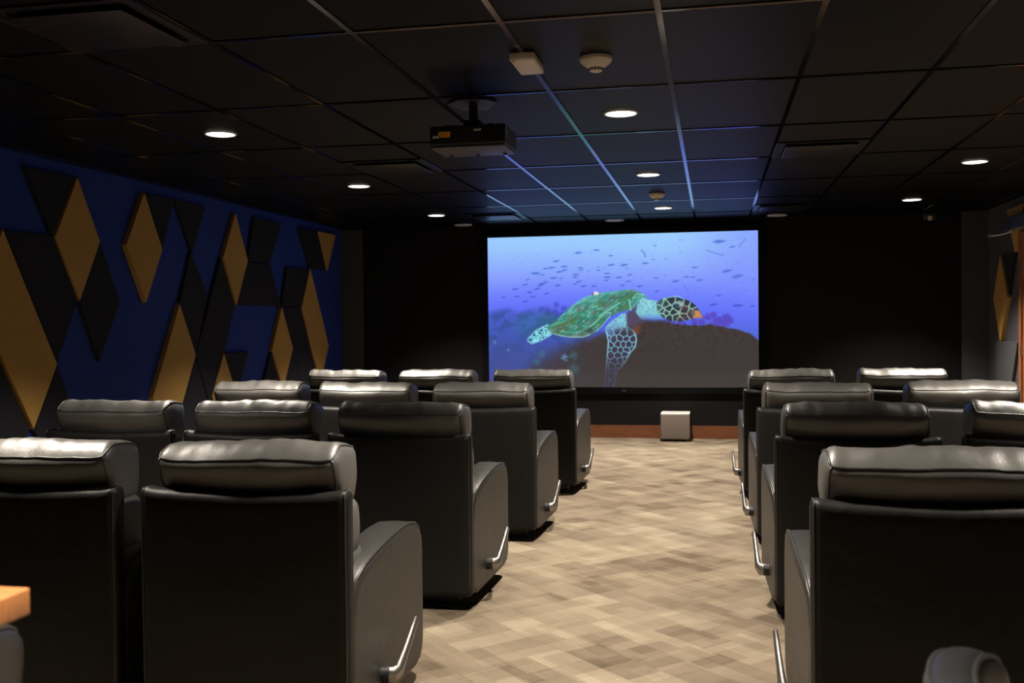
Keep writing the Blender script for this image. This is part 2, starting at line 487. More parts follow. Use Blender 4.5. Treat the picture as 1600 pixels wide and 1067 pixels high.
for polys, mat, nm, th in ((black, M_BLACKP, 'black_wall_panel', .030), (gold, M_GOLD, 'gold_wall_panel', .042)):
    for p in polys:
        v, f = prism(p, XL-.002, XL+th, 'x', .003)
        obj(nm, fix_normals(mdata(nm, v, f, mat, False)), wl)
for p, mat, nm, th in (([(11.02,Z5),(10.45,Z5),(10.74,Z4)], M_GOLD, 'gold_wall_panel', .042),
                       ([(11.26,Z4),(11.00,Z3),(11.26,Z2),(11.52,Z3)], M_GOLD, 'gold_wall_panel', .042),
                       ([(11.45,Z2),(10.70,Z2),(10.90,.70),(11.45,.70)], M_RIGHT, 'grey_wall_panel', .030),
                       ([(11.01,Z4),(11.24,Z4),(10.98,1.60),(10.78,Z4)], M_BLACKP, 'black_wall_panel', .030)):
    v, f = prism(p, XR+.002, XR-th, 'x', .003)
    obj(nm, fix_normals(mdata(nm, v, f, mat, False)), wr)

# door in the right wall
DY0, DY1, DZ = 9.60, 10.52, 2.11
door = G().box(XR-.03, XR+.01, DY0, DY1, .01, DZ, .003).build('door_1', M_DOOR)
tag(door, 'reddish wooden door in the right-hand wall', 'door', kind='structure')
for y0, y1, z0, z1 in ((DY1, DY1+.085, 0, DZ+.085), (DY0-.085, DY0, 0, DZ+.085), (DY0, DY1, DZ, DZ+.085)):
    G().box(XR-.045, XR+.01, y0, y1, z0, z1, .004).build('door_frame', M_DOOR, door)
for z in (.25, 1.05, 1.84):
    G().box(XR-.052, XR-.028, DY1-.012, DY1+.012, z-.05, z+.05, .003).build('hinge', M_STEEL, door)
hd = G().box(XR-.036, XR-.028, DY0+.05, DY0+.09, .95, 1.15, .002)
hd.tube([(XR-.03, DY0+.07, 1.06), (XR-.085, DY0+.07, 1.06), (XR-.09, DY0+.09, 1.06), (XR-.09, DY0+.19, 1.06)], .009)
hd.build('door_handle', M_STEEL, door, True, 40)
dc = empty('door_closer', (XR, 10.30, 2.20))
tag(dc, 'steel automatic door closer with arm mounted above the wooden door', 'door closer')
G().box(-.135, -.045, -.50, .62, 0.02, .155, .012).build('housing', M_STEEL, dc, True, 35)
G().tube([(-.09, .35, .015), (-.20, .40, -.012), (-.27, .44, -.016)], .011).tube([(-.27,.44,-.03),(-.27,.44,.004)], .017, 10).build('closer_arm', M_STEEL, dc, True, 40)

# alarm strobe high on the front wall
st = empty('alarm_strobe', (2.37, YF, 2.51))
tag(st, 'small white alarm strobe high on the front wall by the right corner', 'alarm')
G().box(-.065, .065, -.035, 0, -.042, .030, .006).build('housing', M_GREYPL, st, True, 35)
G().box(-.022, .022, -.052, -.033, -.052, .0, .006).build('strobe_lens', M_WHITE, st, True, 35)

# ------------------------------------------------------------------ the film picture on the screen
def sl(c):
    c = np.asarray(c, float)/255.0
    return np.where(c <= .04045, c/12.92, ((c+.055)/1.055)**2.4)

def picture(W, H):
    rng = np.random.RandomState(4)
    u, v = np.meshgrid(np.linspace(0, 1, W), np.linspace(0, 1, H))
    x = 762 + 422*u + 4*v*(1-u) + 2.5*v*u
    y = (372 - 11.7*u)*(1-v) + (607.5 - 4*u)*v
    def vnoise(sx, sy, seed, ang=0.0):
        r = np.random.RandomState(seed); g = r.rand(128, 128)
        ca, sa = math.cos(ang), math.sin(ang)
        a, b = (x*ca + y*sa)/sx, (-x*sa + y*ca)/sy
        i, j = np.floor(a).astype(int), np.floor(b).astype(int); fa, fb = a-i, b-j
        fa, fb = fa*fa*(3-2*fa), fb*fb*(3-2*fb)
        q = lambda p, r_: g[p % 128, r_ % 128]
        return (q(i,j)*(1-fa)+q(i+1,j)*fa)*(1-fb)+(q(i,j+1)*(1-fa)+q(i+1,j+1)*fa)*fb
    def ss(a, b, t):
        t = np.clip((t-a)/(b-a), 0, 1); return t*t*(3-2*t)
    def poly_sd(P):
        d = np.full(x.shape, 1e9); ins = np.zeros(x.shape, bool); n = len(P)
        for k in range(n):
            ax, ay = P[k]; bx, by = P[(k+1) % n]
            t = np.clip(((x-ax)*(bx-ax)+(y-ay)*(by-ay))/max(1e-9, (bx-ax)**2+(by-ay)**2), 0, 1)
            d = np.minimum(d, np.hypot(x-ax-t*(bx-ax), y-ay-t*(by-ay)))
            if ay != by:
                ins ^= ((ay > y) != (by > y)) & (x < (bx-ax)*(y-ay)/(by-ay)+ax)
        return np.where(ins, -d, d)
    def line_d(P):
        d = np.full(x.shape, 1e9)
        for k in range(len(P)-1):
            ax, ay = P[k]; bx, by = P[k+1]
            t = np.clip(((x-ax)*(bx-ax)+(y-ay)*(by-ay))/((bx-ax)**2+(by-ay)**2), 0, 1)
            d = np.minimum(d, np.hypot(x-ax-t*(bx-ax), y-ay-t*(by-ay)))
        return d
    def cells(pts):
        d1 = np.full(x.shape, 1e9); d2 = d1.copy()
        for px, py in pts:
            d = np.hypot(x-px, y-py)
            d2 = np.where(d < d1, d1, np.minimum(d2, d)); d1 = np.minimum(d1, d)
        return d2 - d1
    img = np.zeros((H, W, 3))
    def lay(mask, col):
        nonlocal img
        m = np.clip(mask, 0, 1)[..., None]
        img = img*(1-m) + np.asarray(col, float)*m
    # water
    ky = [355, 385, 410, 435, 460, 490, 520, 560, 610]
    kc = np.array([(158,210,255),(155,200,255),(146,180,255),(134,157,255),(114,130,255),(94,107,246),(76,98,210),(72,84,165),(80,80,140)])
    yy = y + 6*(vnoise(60, 25, 1)-.5)
    img = np.stack([np.interp(yy, ky, kc[:, c]) for c in range(3)], -1)
    pur = ss(1040, 1190, x)*ss(620, 380, y)
    lay(pur*.55, (122,134,255))
    # fish
    f1 = [(1115,328,14),(1325,298,11),(1490,360,9),(1495,465,13),(860,425,12),(955,485,13),(810,498,13),(740,508,11),(620,563,17),(700,580,9),(900,545,13),(960,525,11),(830,615,13),(920,620,9),(1090,575,12),(1080,605,11),(1125,655,12),(1080,685,9),(1450,605,13),(1450,562,11),(1440,640,10),(1300,708,10),(1180,708,11),(700,680,13),(740,665,11),(680,700,11),(1145,500,10),(1150,525,9),(380,745,12),(500,695,10),(530,635,9),(750,795,9),(880,700,11),(550,780,11),(500,885,11),(400,830,11),(240,840,9),(640,740,12),(590,830,10),(1240,532,7),(1350,525,9),(1350,490,7),(1570,605,9)]
    f2 = [(1110,195,21),(1195,520,17),(1305,578,19),(850,480,11),(125,637,11),(640,633,14),(760,585,11),(75,455,14),(310,435,12),(30,595,10),(60,680,9),(250,690,11),(430,600,9),(900,620,12),(690,180,6),(1050,890,14),(1310,900,18),(1110,790,9),(830,590,9),(415,240,8),(1250,255,11),(520,570,6),(700,315,6),(140,565,10),(440,745,9),(1480,615,8),(1470,905,10),(110,490,8),(540,383,6),(400,395,8)]
    fish = [(755+a*.1375, 350+b*.1375, w*.62) for a, b, w in f1] + [(970+a*.1406, 350+b*.1406, w*.62) for a, b, w in f2]
    for fx, fy, w in fish:
        t = -.12 + .1*math.sin(fx*3.3)
        a, b = (x-fx)*math.cos(t)+(y-fy)*math.sin(t), -(x-fx)*math.sin(t)+(y-fy)*math.cos(t)
        hh = w*.24*np.clip(1.1-.5*np.abs(a/w+.1)-.35*(a < -w*.5), .2, 1)
        dist = np.sqrt((a/w)**2 + (b/hh)**2)
        k = .75 if w > 5.5 else .52
        lay(k*ss(1.15, .45, dist), (72,108,205) if fy < 445 else (66,84,205))
    for k in range(90):
        fx, fy = 775+400*rng.rand(), 385+85*rng.rand()**.7; w = 2+2.5*rng.rand()
        lay(.16*ss(1.2, .3, np.hypot((x-fx)/w, (y-fy)/(w*.3))), (80,90,210))
    for P, wd in (([(1007.5,391),(1012,395),(1014,401)], 1.6), ([(1107,391),(1119,395),(1133,399)], 1.2), ([(1165,374),(1160,380),(1156,386)], 1.2), ([(1074,445),(1077,452),(1080,454)], .8)):
        lay(.55*ss(wd, wd*.3, line_d(P)), (80,92,190))
    # distant coral, bluish
    cor = ss(.42, .62, vnoise(16, 13, 7)*.6 + vnoise(6, 6, 8)*.4)
    top = 478 + 14*(vnoise(22, 500, 9)-.5) + 8*ss(800, 762, x)
    lay(ss(0, 14, y-top)*ss(950, 900, x)*(.45+.4*cor), (58,80,150))
    for bx, by, r in ((874,477,5),(886,482,5),(872,488,6),(884,492,6),(850,484,5),(862,490,6)):
        lay(.6*ss(r*1.3, r*.4, np.hypot(x-bx, y-by)+2.5*(vnoise(2.5, 2.5, 31)-.5)), (62,72,170))
    lay(.35*ss(30, 8, np.hypot((x-838)/1.6, y-508)), (52,120,140))
    lay(.4*ss(14, 5, np.hypot((x-863)/1.5, y-499)), (50,105,110))
    # brown reef
    rx = [762, 800, 840, 880, 920, 950, 985, 1010, 1030, 1060, 1100, 1113, 1125, 1145, 1160, 1172, 1184, 1200]
    ry = [640, 590, 548, 528, 519, 514, 500, 492, 494, 504, 506, 504, 506, 510, 513, 519, 526, 534]
    bl = np.interp(x, rx, ry) + 4*(vnoise(5, 5, 12)-.5)
    soft = 4 + 26*ss(960, 860, x) + 10*ss(1060, 1010, x)
    reef = ss(0, 1, (y-bl)/soft)
    for bx, by, r in ((1109,495,7),(1118,492,6),(1128,498,6),(1138,495,7),(1144,500,6),(1090,502,7),(1100,503,7),(1070,505,8),(1054,504,7),(1122,503,8),(1135,504,8)):
        lay(.85*ss(r*1.15, r*.5, np.hypot(x-bx, y-by)+4*(vnoise(2.5, 2.5, 14)-.5)), (88,72,188))
    n = vnoise(4, 4, 15)*.5+vnoise(1.6, 1.6, 16)*.5
    rc = np.stack([66+16*(n-.5)*ss(575, 520, y)+4*ss(560, 605, y), 58+16*(n-.5)*ss(575, 520, y)+6*ss(560, 605, y), 56+12*(n-.5)*ss(575, 520, y)+5*ss(560, 605, y)], -1)
    m = reef[..., None]; img = img*(1-m)+rc*m
    sp = (vnoise(1.2, 1.2, 17) > .93)*ss(1030, 1080, x)*ss(560, 510, y)*reef
    lay(sp*.4, (150,140,130))
    lay(.30*ss(970, 790, x)*ss(520, 560, y), (78,84,150))
    for bx, by, r, c, k in ((888,559,6,(110,160,215),.7),(902,556,7,(70,120,130),.5),(903,578,10,(70,110,120),.5),(852,555,7,(70,120,140),.5),(842,566,6,(70,120,140),.45),(797,549,3,(150,170,220),.5),(774,536,4,(130,170,220),.4)):
        lay(k*ss(r*1.3, r*.2, np.hypot(x-bx, y-by)+r*.7*(vnoise(3, 3, 21)-.5)), c)
    # rear flipper
    P = [(860,508),(842.5,516.5),(830,528.9),(828.2,533.4),(834.6,538.2),(849,533),(866,524)]
    sd = poly_sd(P); mk = ss(.8, -.8, sd)
    pts = [(828+40*rng.rand(), 506+34*rng.rand()) for _ in range(75)]
    e = cells(pts)
    lay(mk, (44,92,128)); lay(mk*ss(1.7, .5, e), (140,222,236)); lay(ss(1.4, .3, np.abs(sd))*.8, (150,226,240))
    # front flipper
    P = [(952,512),(962,501),(977.8,490),(988,489),(986,509),(993.7,514.9),(999,522),(1000.5,531),(998.5,542),(990.5,551.5),(983,565.8),(971,580),(965,606),(950,607),(953.5,577),(955.5,551.5),(957,534)]
    sd = poly_sd(P); mk = ss(1.2, -1.2, sd)
    fade = ss(585, 535, y)
    lay(mk*.9, (66,60,76))
    lay(mk*ss(520, 502, y), (104,170,205)); lay(mk*ss(975, 958, x)*ss(535, 515, y), (96,128,180))
    big = [(951+9.8*i+(4.7 if j % 2 else 0)+2.6*rng.randn(), 520+8.6*j+1.9*rng.randn()) for i in range(6) for j in range(12)]
    small = [(960+30*rng.rand(), 490+28*rng.rand()) for _ in range(90)]
    e = cells(big); e2 = cells(small)
    lay(mk*ss(1.8, .5, e)*ss(510, 518, y)*(.10+.82*fade), (132,200,230))
    lay(mk*ss(1.3, .3, e2)*ss(520, 508, y)*.7, (150,222,236))
    lay(ss(1.8, .5, np.abs(sd))*ss(510, 520, y)*(.1+.9*fade)*.8, (140,205,232))
    lay(.55*ss(9, 3, np.hypot(x-1001, (y-514)*.9)+3*(vnoise(3, 3, 40)-.5)), (150,78,46))
    lay(.35*ss(16, 6, np.hypot(x-997, y-503)), (96,74,84))
    lay(.9*ss(2.5, -2.5, poly_sd([(984,490),(1004,474),(1010,500),(997,513),(986,509)])), (84,72,92))
    # neck
    P = [(1006,462),(1019,468),(1033,470),(1037,486),(1043,497),(1026,501),(1007,499),(999,487),(1003,473)]
    sd = poly_sd(P); mk = ss(1.5, -1.5, sd)
    lay(mk*ss(504, 488, y), (112,186,208))
    pts = [(998+46*rng.rand(), 460+42*rng.rand()) for _ in range(190)]
    e = cells(pts); lay(mk*ss(1.0, .2, e)*ss(500, 484, y)*.55, (190,236,226)); lay(mk*ss(.8, 2.4, e)*ss(1030, 1008, x)*.3, (66,110,120))
    # carapace
    P = [(858.3,512),(872.9,502.4),(880.8,494),(892,483.9),(903,474.9),(916.8,465.9),(928,461.4),(943.8,457.4),(966,455.2),(979.8,453),(990.5,452),(1001.7,454.3),(1012.8,460),(1019,466.5),(1008,464),(1004.9,472),(994,483),(978,486.5),(966,491.8),(958,495),(944,512),(937,518.8),(916.8,526.8),(898.8,527.2),(880.8,525),(863.9,520)]
    sd = poly_sd(P); mk = ss(.9, -.9, sd)
    ang = -.62
    st = vnoise(14, 1.7, 50, ang)*.5+vnoise(7, 1.2, 51, ang)*.5
    a = (x-858)*math.sin(.45)+(y-512)*math.cos(.45)       # across the shell
    upl = ss(8, -26, a)
    base = np.stack([60+40*upl+56*(st-.5), 132+50*upl+60*(st-.5), 112+72*upl+54*(st-.5)], -1)
    m = mk[..., None]; img = img*(1-m)+np.clip(base, 0, 255)*m
    lay(mk*.45*ss(.58, .72, vnoise(9, 2.6, 52, ang))*ss(-34, -10, a), (120,92,98))
    lay(mk*.6*ss(.62, .75, vnoise(5, 1.4, 53, ang)), (120,206,196))
    lay(mk*.45*ss(.6, .74, vnoise(8, 3, 54, ang))*ss(-6, 8, a), (96,104,40))
    lay(mk*.5*ss(6, 0, -sd)*ss(500, 470, y)*ss(880, 920, x), (104,192,196))
    lay(mk*.55*ss(940, 985, x)*ss(476, 490, y), (70,92,88))
    for Q, wd, k in (([(921,515),(935,505),(950.5,488.4),(975,472.6)], 1.0, .8), ([(988.8,468),(990.4,475),(991.6,484.4)], 1.1, .85), ([(950,489),(961,488.5),(959,494),(945,511),(938,517)], .9, .6), ([(1012,460),(1000,459),(994,466)], .9, .7), ([(905,519),(914,518)], .8, .5), ([(880,517),(895,520),(912,521)], .7, .4), ([(938,510),(939,518)], .8, .5)):
        lay(k*ss(wd+.5, wd*.3, line_d(Q)), (150,224,206))
    lay(.8*ss(1.5, .4, line_d([(862,519.5),(880.8,525.2),(898.8,527.3),(916.8,526.8),(928,523)])), (166,196,190))
    lay(mk*.6*ss(7, 2, np.hypot((x-927)/1.5, y-516)), (60,70,82))
    lay(ss(5.2, 3.0, np.hypot(x-937, (y-458.5)*1.35)+2*(vnoise(2, 2, 60)-.5)), (226,216,226))
    lay(.7*ss(3, 1.5, np.hypot(x-931.5, y-459.5)), (110,100,120))
    # head
    P = [(1031,473),(1038,467),(1046,464.5),(1056,463.5),(1070,465.5),(1083,470),(1091,476.5),(1097,485.5),(1102.5,495.3),(1089,496.5),(1077,500),(1066,501.5),(1051,501),(1040,495),(1033,487)]
    sd = poly_sd(P); mk = ss(.9, -.9, sd)
    pts = [(1035,481),(1037,472),(1045,475),(1049,482.5),(1046,488),(1040,493),(1057,488),(1053,468),(1067,469),(1063,479),(1079,471),(1087,474),(1060,495),(1052,496),(1075,485),(1083,489),(1092,487),(1074,494),(1068,500),(1040,486)]
    e = cells(pts)
    lay(mk, (50,56,68)); lay(mk*ss(1052, 1034, x)*.35, (110,180,190))
    lay(mk*ss(2.4, .8, e), (146,196,176)); lay(mk*ss(2.4, .8, e)*ss(1056, 1075, x)*ss(478, 490, y)*.7, (170,150,130))
    lay(mk*.8*ss(7, 3, np.hypot((x-1066)/1.4, y-474.5)), (160,196,190)); lay(mk*.9*ss(4.4, 2.4, np.hypot((x-1062)/1.3, y-477)), (52,72,92)); lay(mk*.55*ss(6, 2, np.hypot((x-1074)/1.2, y-480)), (110,72,60))
    lay(mk*.8*ss(7, 3, np.hypot(x-1087, (y-488)*1.1)), (108,98,96))
    sb = poly_sd([(1089.5,484),(1096,484.5),(1103,496),(1090.5,497)])
    lay(mk*ss(1.2, -1.2, sb), (206,140,86))
    lay(.7*ss(1.3, .4, line_d([(1040,467),(1054,463.5),(1064,462),(1071,466)])), (140,214,206))
    lay(mk*.8*ss(1, .3, line_d([(1060,496),(1075,495),(1089,495.5)])), (150,110,90))
    lay(.4*ss(492, 502, y)*ss(1.5, -1.5, sd), (70,62,90))
    img *= (0.97+.06*rng.rand(H, W, 1))
    # bright lower rim where the picture spills on the frame
    lay(ss(604.6, 605.6, y+(x-762)*.0095)*.0, (170,170,175))
    lin = sl(np.clip(img, 0, 255))
    return lin

SX0, SX1, SZ0, SZ1, SY = -2.66, 0.513, 0.598, 2.402, YF-.045
SW, SH = 520, 292
pic = picture(SW, SH)
gx, gz = np.meshgrid(np.linspace(SX0, SX1, SW), np.linspace(SZ1, SZ0, SH))
co = np.stack([gx, np.zeros_like(gx), gz], -1).reshape(-1, 3)
co[:, 0] -= (SX0+SX1)/2
ii, jj = np.meshgrid(np.arange(SH-1), np.arange(SW-1), indexing='ij')
a0 = (ii*SW+jj).ravel()
quads = np.stack([a0, a0+SW, a0+SW+1, a0+1], -1)
pm = bpy.data.meshes.new('screen_surface')
pm.vertices.add(len(co)); pm.vertices.foreach_set('co', co.ravel())
pm.loops.add(quads.size); pm.loops.foreach_set('vertex_index', quads.ravel())
pm.polygons.add(len(quads)); pm.polygons.foreach_set('loop_start', np.arange(0, quads.size, 4)); pm.polygons.foreach_set('loop_total', np.full(len(quads), 4))
pm.update(); pm.validate()
at = pm.color_attributes.new('film_frame', 'FLOAT_COLOR', 'POINT')
at.data.foreach_set('color', np.concatenate([pic.reshape(-1, 3), np.ones((SW*SH, 1))], 1).ravel())
ms, nt, b_ = new_mat('projected_film'); nt.nodes.remove(b_)
an = N(nt, 'ShaderNodeAttribute', attribute_name='film_frame')
em = N(nt, 'ShaderNodeEmission'); em.inputs[1].default_value = SCREEN_GAIN
nt.links.new(an.outputs['Color'], em.inputs[0]); nt.links.new(em.outputs[0], nt.nodes['Material Output'].inputs[0])
pm.materials.append(ms)
scr = empty('projection_screen', ((SX0+SX1)/2, SY, 0))
tag(scr, 'wide projection screen showing a sea turtle over a reef on the front wall', 'screen')
obj('screen_surface', pm, scr)
hw, bw = (SX1-SX0)/2, .075
for x0, x1, z0, z1 in ((-hw-bw, hw+bw, SZ1, SZ1+bw), (-hw-bw, hw+bw, SZ0-bw, SZ0), (-hw-bw, -hw, SZ0, SZ1), (hw, hw+bw, SZ0, SZ1)):
    G().box(x0, x1, -.012, .045, z0, z1, .003).build('frame_rail', M_FRAME, scr)
G().box(-hw, hw, -.004, -.001, SZ0, SZ0+.008).build('lower_edge_strip', M_GREYPL, scr)
G().box(.02, .065, -.015, -.011, SZ0-.044, SZ0-.030, .001).build('name_plate', M_GREYPL, scr)

# subwoofer
sw = empty('subwoofer', (-.43, YF-.19, 0))
tag(sw, 'small taupe fabric subwoofer with its lit top painted pale under the screen', 'speaker')
G().box(-.165, .165, -.165, .16, .025, .308, .012).build('cabinet', M_SUB, sw, True, 35)
G().box(-.163, .163, -.163, .158, .309, .322, .005).build('top_panel', M_SUBTOP_LIT, sw, True, 35)
for sx in (-1, 1):
    for sy in (-1, 1):
        G().lathe([(0, 0), (.02, 0), (.022, .026), (0, .026)], 12, (sx*.12, sy*.12, 0)).build('foot', M_BLACKPL, sw)

# ------------------------------------------------------------------ recliners
def pillow_mesh(seed):
    hx, hy, hz = .314, .112, .092
    def dfm(x, y, z):
        cx, cy, cz = x/hx, y/hy, z/hz
        ft = max(0.0, cz)
        # crown on top, higher just in front of the middle
        z2 = z + ft*((.042-.054*max(0, (-.35-cy)/.65)**1.3) if cy < -.35 else (.042-.03*((cy+.35)/1.35)**2))*(1-.2*cx**6)
        y2 = y - .018*max(0, -cy)*(1-cx*cx)*(1-cz*cz) + .03*max(0, cy)*(1-cx*cx)*(1-cz*cz)
        x2 = x + .012*cx*(1-cy*cy)*(1-cz*cz)
        # gathers running across the top
        n1 = noise.noise(Vector((x*9+seed*7.1, cy*.8, seed*3.3)))
        n2 = noise.noise(Vector((x*26+seed*2.7, cy*1.4+seed, 5.5)))
        ridge = math.exp(-((cy+.35)/.55)**2)*ft
        z2 += ridge*(.011*n1+.0065*n2)
        n3 = noise.noise(Vector((x*7+seed, y*9, z*12+seed)))
        y2 += .006*n3
        z2 += .010*(noise.noise(Vector((x*4+seed*1.7, 0.3, 0.7))))*ft
        y2 += .040*max(0, -cy)*max(0, .75-cz)
        # drawn-in bottom, pulled-up ears at the corners
        x2 *= 1-.03*max(0, -cz)
        z2 += .008*math.exp(-((abs(cx)-1)/.10)**2)*ft
        return (x2, y2, z2)
    return rbox(hx, hy, hz, .034, (40, 8, 6), dfm)

def make_chair_meshes():
    D = {}
    # rear panel of the back, with a rolled top edge
    def dshell(x, y, z):
        c = x/.356; t = max(0, z/.39)
        z2 = z - .010*t*(1-c*c)*math.cos(x*4) + .010*t*math.exp(-((abs(c)-1)/.07)**2)
        y2 = y - .008*(1-c*c)*(1-(z/.39)**2) + .004*noise.noise(Vector((x*3, 2.2, z*4)))
        return (x, y2, z2)
    v, f, ix, mx = rbox(.362, .042, .388, .030, (26, 2, 22), dshell)
    off = (0, .042, .460)
    D['back_panel'] = mdata('back_panel', [(a+off[0], b+off[1], c+off[2]) for a, b, c in v], f, M_BACK_SHADED)
    P = [v[ix[(0, j, mx[2])]] for j in range(1, mx[1])]
    D['back_piping'] = []
    for i in (0, mx[0]):
        ring = [v[ix[(i, 0, k)]] for k in range(2, mx[2])] + [v[ix[(i, 0, mx[2])]]] + [v[ix[(i, j, mx[2])]] for j in range(1, mx[1])]
        D['back_piping'].append(mdata('piping', *tube([(a*1.0, b+off[1], c+off[2]) for a, b, c in ring], .0035, 6), M_PIPING))
    # headrest pillows (several individuals) with piping
    D['headrest'] = []
    for s in range(6):
        v, f, ix, mx = pillow_mesh(s+1)
        o = (0, .136, .866)
        V = [(a+o[0], b+o[1], c+o[2]) for a, b, c in v]
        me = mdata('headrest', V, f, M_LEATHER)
        ring = [V[ix[(i, 0, mx[2])]] for i in range(mx[0]+1)] + [V[ix[(mx[0], j, mx[2])]] for j in range(1, mx[1]+1)]
        ring += [V[ix[(i, mx[1], mx[2])]] for i in range(mx[0]-1, -1, -1)] + [V[ix[(0, j, mx[2])]] for j in range(mx[1]-1, 0, -1)]
        pip = [mdata('piping', *tube(ring, .0042, 6, True), M_PIPING)]
        for i in (0, mx[0]):
            pip.append(mdata('piping', *tube([V[ix[(i, 0, k)]] for k in range(mx[2]+1)], .0035, 6), M_PIPING))
        D['headrest'].append((me, pip))
    # back cushions: upper and lumbar
    def dc(hx, hy, hz, sd, py=.03, pz=.012):
        def fn(x, y, z):
            cx, cy, cz = x/hx, y/hy, z/hz
            y2 = y + py*max(0, cy)*(1-cx*cx)*(1-cz*cz)
            z2 = z + pz*cz*(1-cx*cx)*(1-cy*cy)
            x2 = x + .016*cx*(1-cy*cy)*(1-cz*cz)
            y2 += .005*noise.noise(Vector((x*6+sd, y*8, z*9)))
            return (x2, y2, z2)
        return fn
    def cush(name, hx, hy, hz, r, n, o, sd, **k):
        v, f, ix, mx = rbox(hx, hy, hz, r, n, dc(hx, hy, hz, sd, **k))
        return mdata(name, [(a+o[0], b+o[1], c+o[2]) for a, b, c in v], f, M_LEATHER)
    D['upper'] = cush('back_cushion', .318, .085, .10, .035, (16, 4, 5), (0, .165, .700), 3)
    D['lumbar'] = cush('lumbar_cushion', .320, .095, .105, .04, (16, 4, 5), (0, .180, .545), 9)
    D['seat'] = cush('seat_cushion', .262, .30, .075, .04, (14, 14, 3), (0, .50, .42), 5, py=.01, pz=.03)
    D['footrest'] = cush('footrest', .258, .032, .135, .025, (14, 2, 6), (0, .775, .255), 7, py=.02)
    # arm with its side panel: profile in (y, z), outer side at +x
    prof = [(.055,.085),(.042,.12),(.038,.30),(.040,.40),(.050,.465),(.068,.515),(.09,.555),(.15,.588),(.24,.612),(.36,.630),(.50,.640),(.61,.638),(.68,.625),(.735,.595),(.762,.55),(.770,.48),(.772,.30),(.770,.16),(.755,.115),(.72,.085),(.66,.072),(.12,.070)]
    n = len(prof)
    def nrm(i):
        a, b = Vector(prof[i-1]), Vector(prof[(i+1) % n]); t = (b-a).normalized(); return Vector((-t.y, t.x))*1.0
    cen = Vector((.4, .33))
    nr = []
    for i in range(n):
        q = nrm(i)
        if q.dot(Vector(prof[i])-cen) < 0: q = -q
        nr.append(q)
    xo, xi = .383, .252
    layers = [(xo+.004, .030), (xo+.002, .012), (xo-.005, .003), (xo-.014, 0), (xo-.05, -.003), (xi+.05, -.003), (xi+.012, 0), (xi+.003, .004), (xi, .016)]
    V, F = [], []
    for x, ins in layers:
        for i, (y, z) in enumerate(prof):
            tap = -.030*max(0, 1-y/.35)**1.5 if x > .3 else 0
            p = Vector((y, z)) - nr[i]*ins
            V.append((x+tap, p.x, p.y))
    for l in range(len(layers)-1):
        for i in range(n):
            j = (i+1) % n; F.append((l*n+i, l*n+j, (l+1)*n+j, (l+1)*n+i))
    F.append(tuple(range(n))); F.append(tuple(reversed(range((len(layers)-1)*n, len(layers)*n))))
    pip = []
    for i in range(2, 16):
        y, z = prof[i]; tap = -.030*max(0, 1-y/.35)**1.5
        p = Vector((y, z)) - nr[i]*.002; pip.append((xo-.004+tap, p.x, p.y))
    for sgn, nm in ((1, 'armR'), (-1, 'armL')):
        me = mdata('armrest', [(sgn*a, b, c) for a, b, c in V], F, M_ARM_SHADED, True, 75)
        D[nm] = fix_normals(me)
        tv, tf = tube([(sgn*a, b, c) for a, b, c in pip], .0055, 6)
        D[nm+'_pip'] = mdata('piping', tv, tf, M_PIPING)
        # recliner lever on the outer side
        g = G()
        h = [(.388, .300, .170), (.412, .304, .170), (.424, .330, .180), (.428, .39, .222), (.432, .45, .266), (.435, .505, .308), (.435, .512, .313)]
        g.tube([(sgn*a, b, c) for a, b, c in h], [.029, .030, .024, .0175, .016, .014, .006], 12, squash=.62)
        D['lever'+nm[-1]] = mdata('recline_lever', g.v, g.f, M_CHROME, True, 50)
        g = G(); g.tube([(sgn*.370, .305, .170), (sgn*.400, .306, .170)], .030, 14)
        D['pivot'+nm[-1]] = mdata('lever_pivot', g.v, g.f, M_BLACKPL, True, 40)
    g = G().box(-.27, .27, .15, .62, 0, .085, .006).box(-.26, .26, .09, .74, .085, .36, .01)
    D['base'] = mdata('base', g.v, g.f, M_BLACKPL, True, 35)
    return D

CH = make_chair_meshes()
def recliner(x, y, label, side, seed, rz=0.0, group='black leather recliners'):
    t = empty('recliner', (x, y, 0), rz)
    tag(t, label, 'recliner', group)
    obj('base', CH['base'], t)
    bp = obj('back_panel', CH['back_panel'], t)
    for q in CH['back_piping']: obj('piping', q, bp)
    me, pi = CH['headrest'][seed % len(CH['headrest'])]
    h = obj('headrest', me, t)
    for q in pi: obj('piping', q, h)
    obj('back_cushion', CH['upper'], t); obj('lumbar_cushion', CH['lumbar'], t)
    obj('seat_cushion', CH['seat'], t); obj('footrest', CH['footrest'], t)
    for s in 'RL':
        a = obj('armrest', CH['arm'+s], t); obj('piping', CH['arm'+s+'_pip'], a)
    if side:
        l = obj('recline_lever', CH['lever'+side], t); l['label'] = 'satin metal recline lever'
        obj('lever_pivot', CH['pivot'+side], l)
    return t

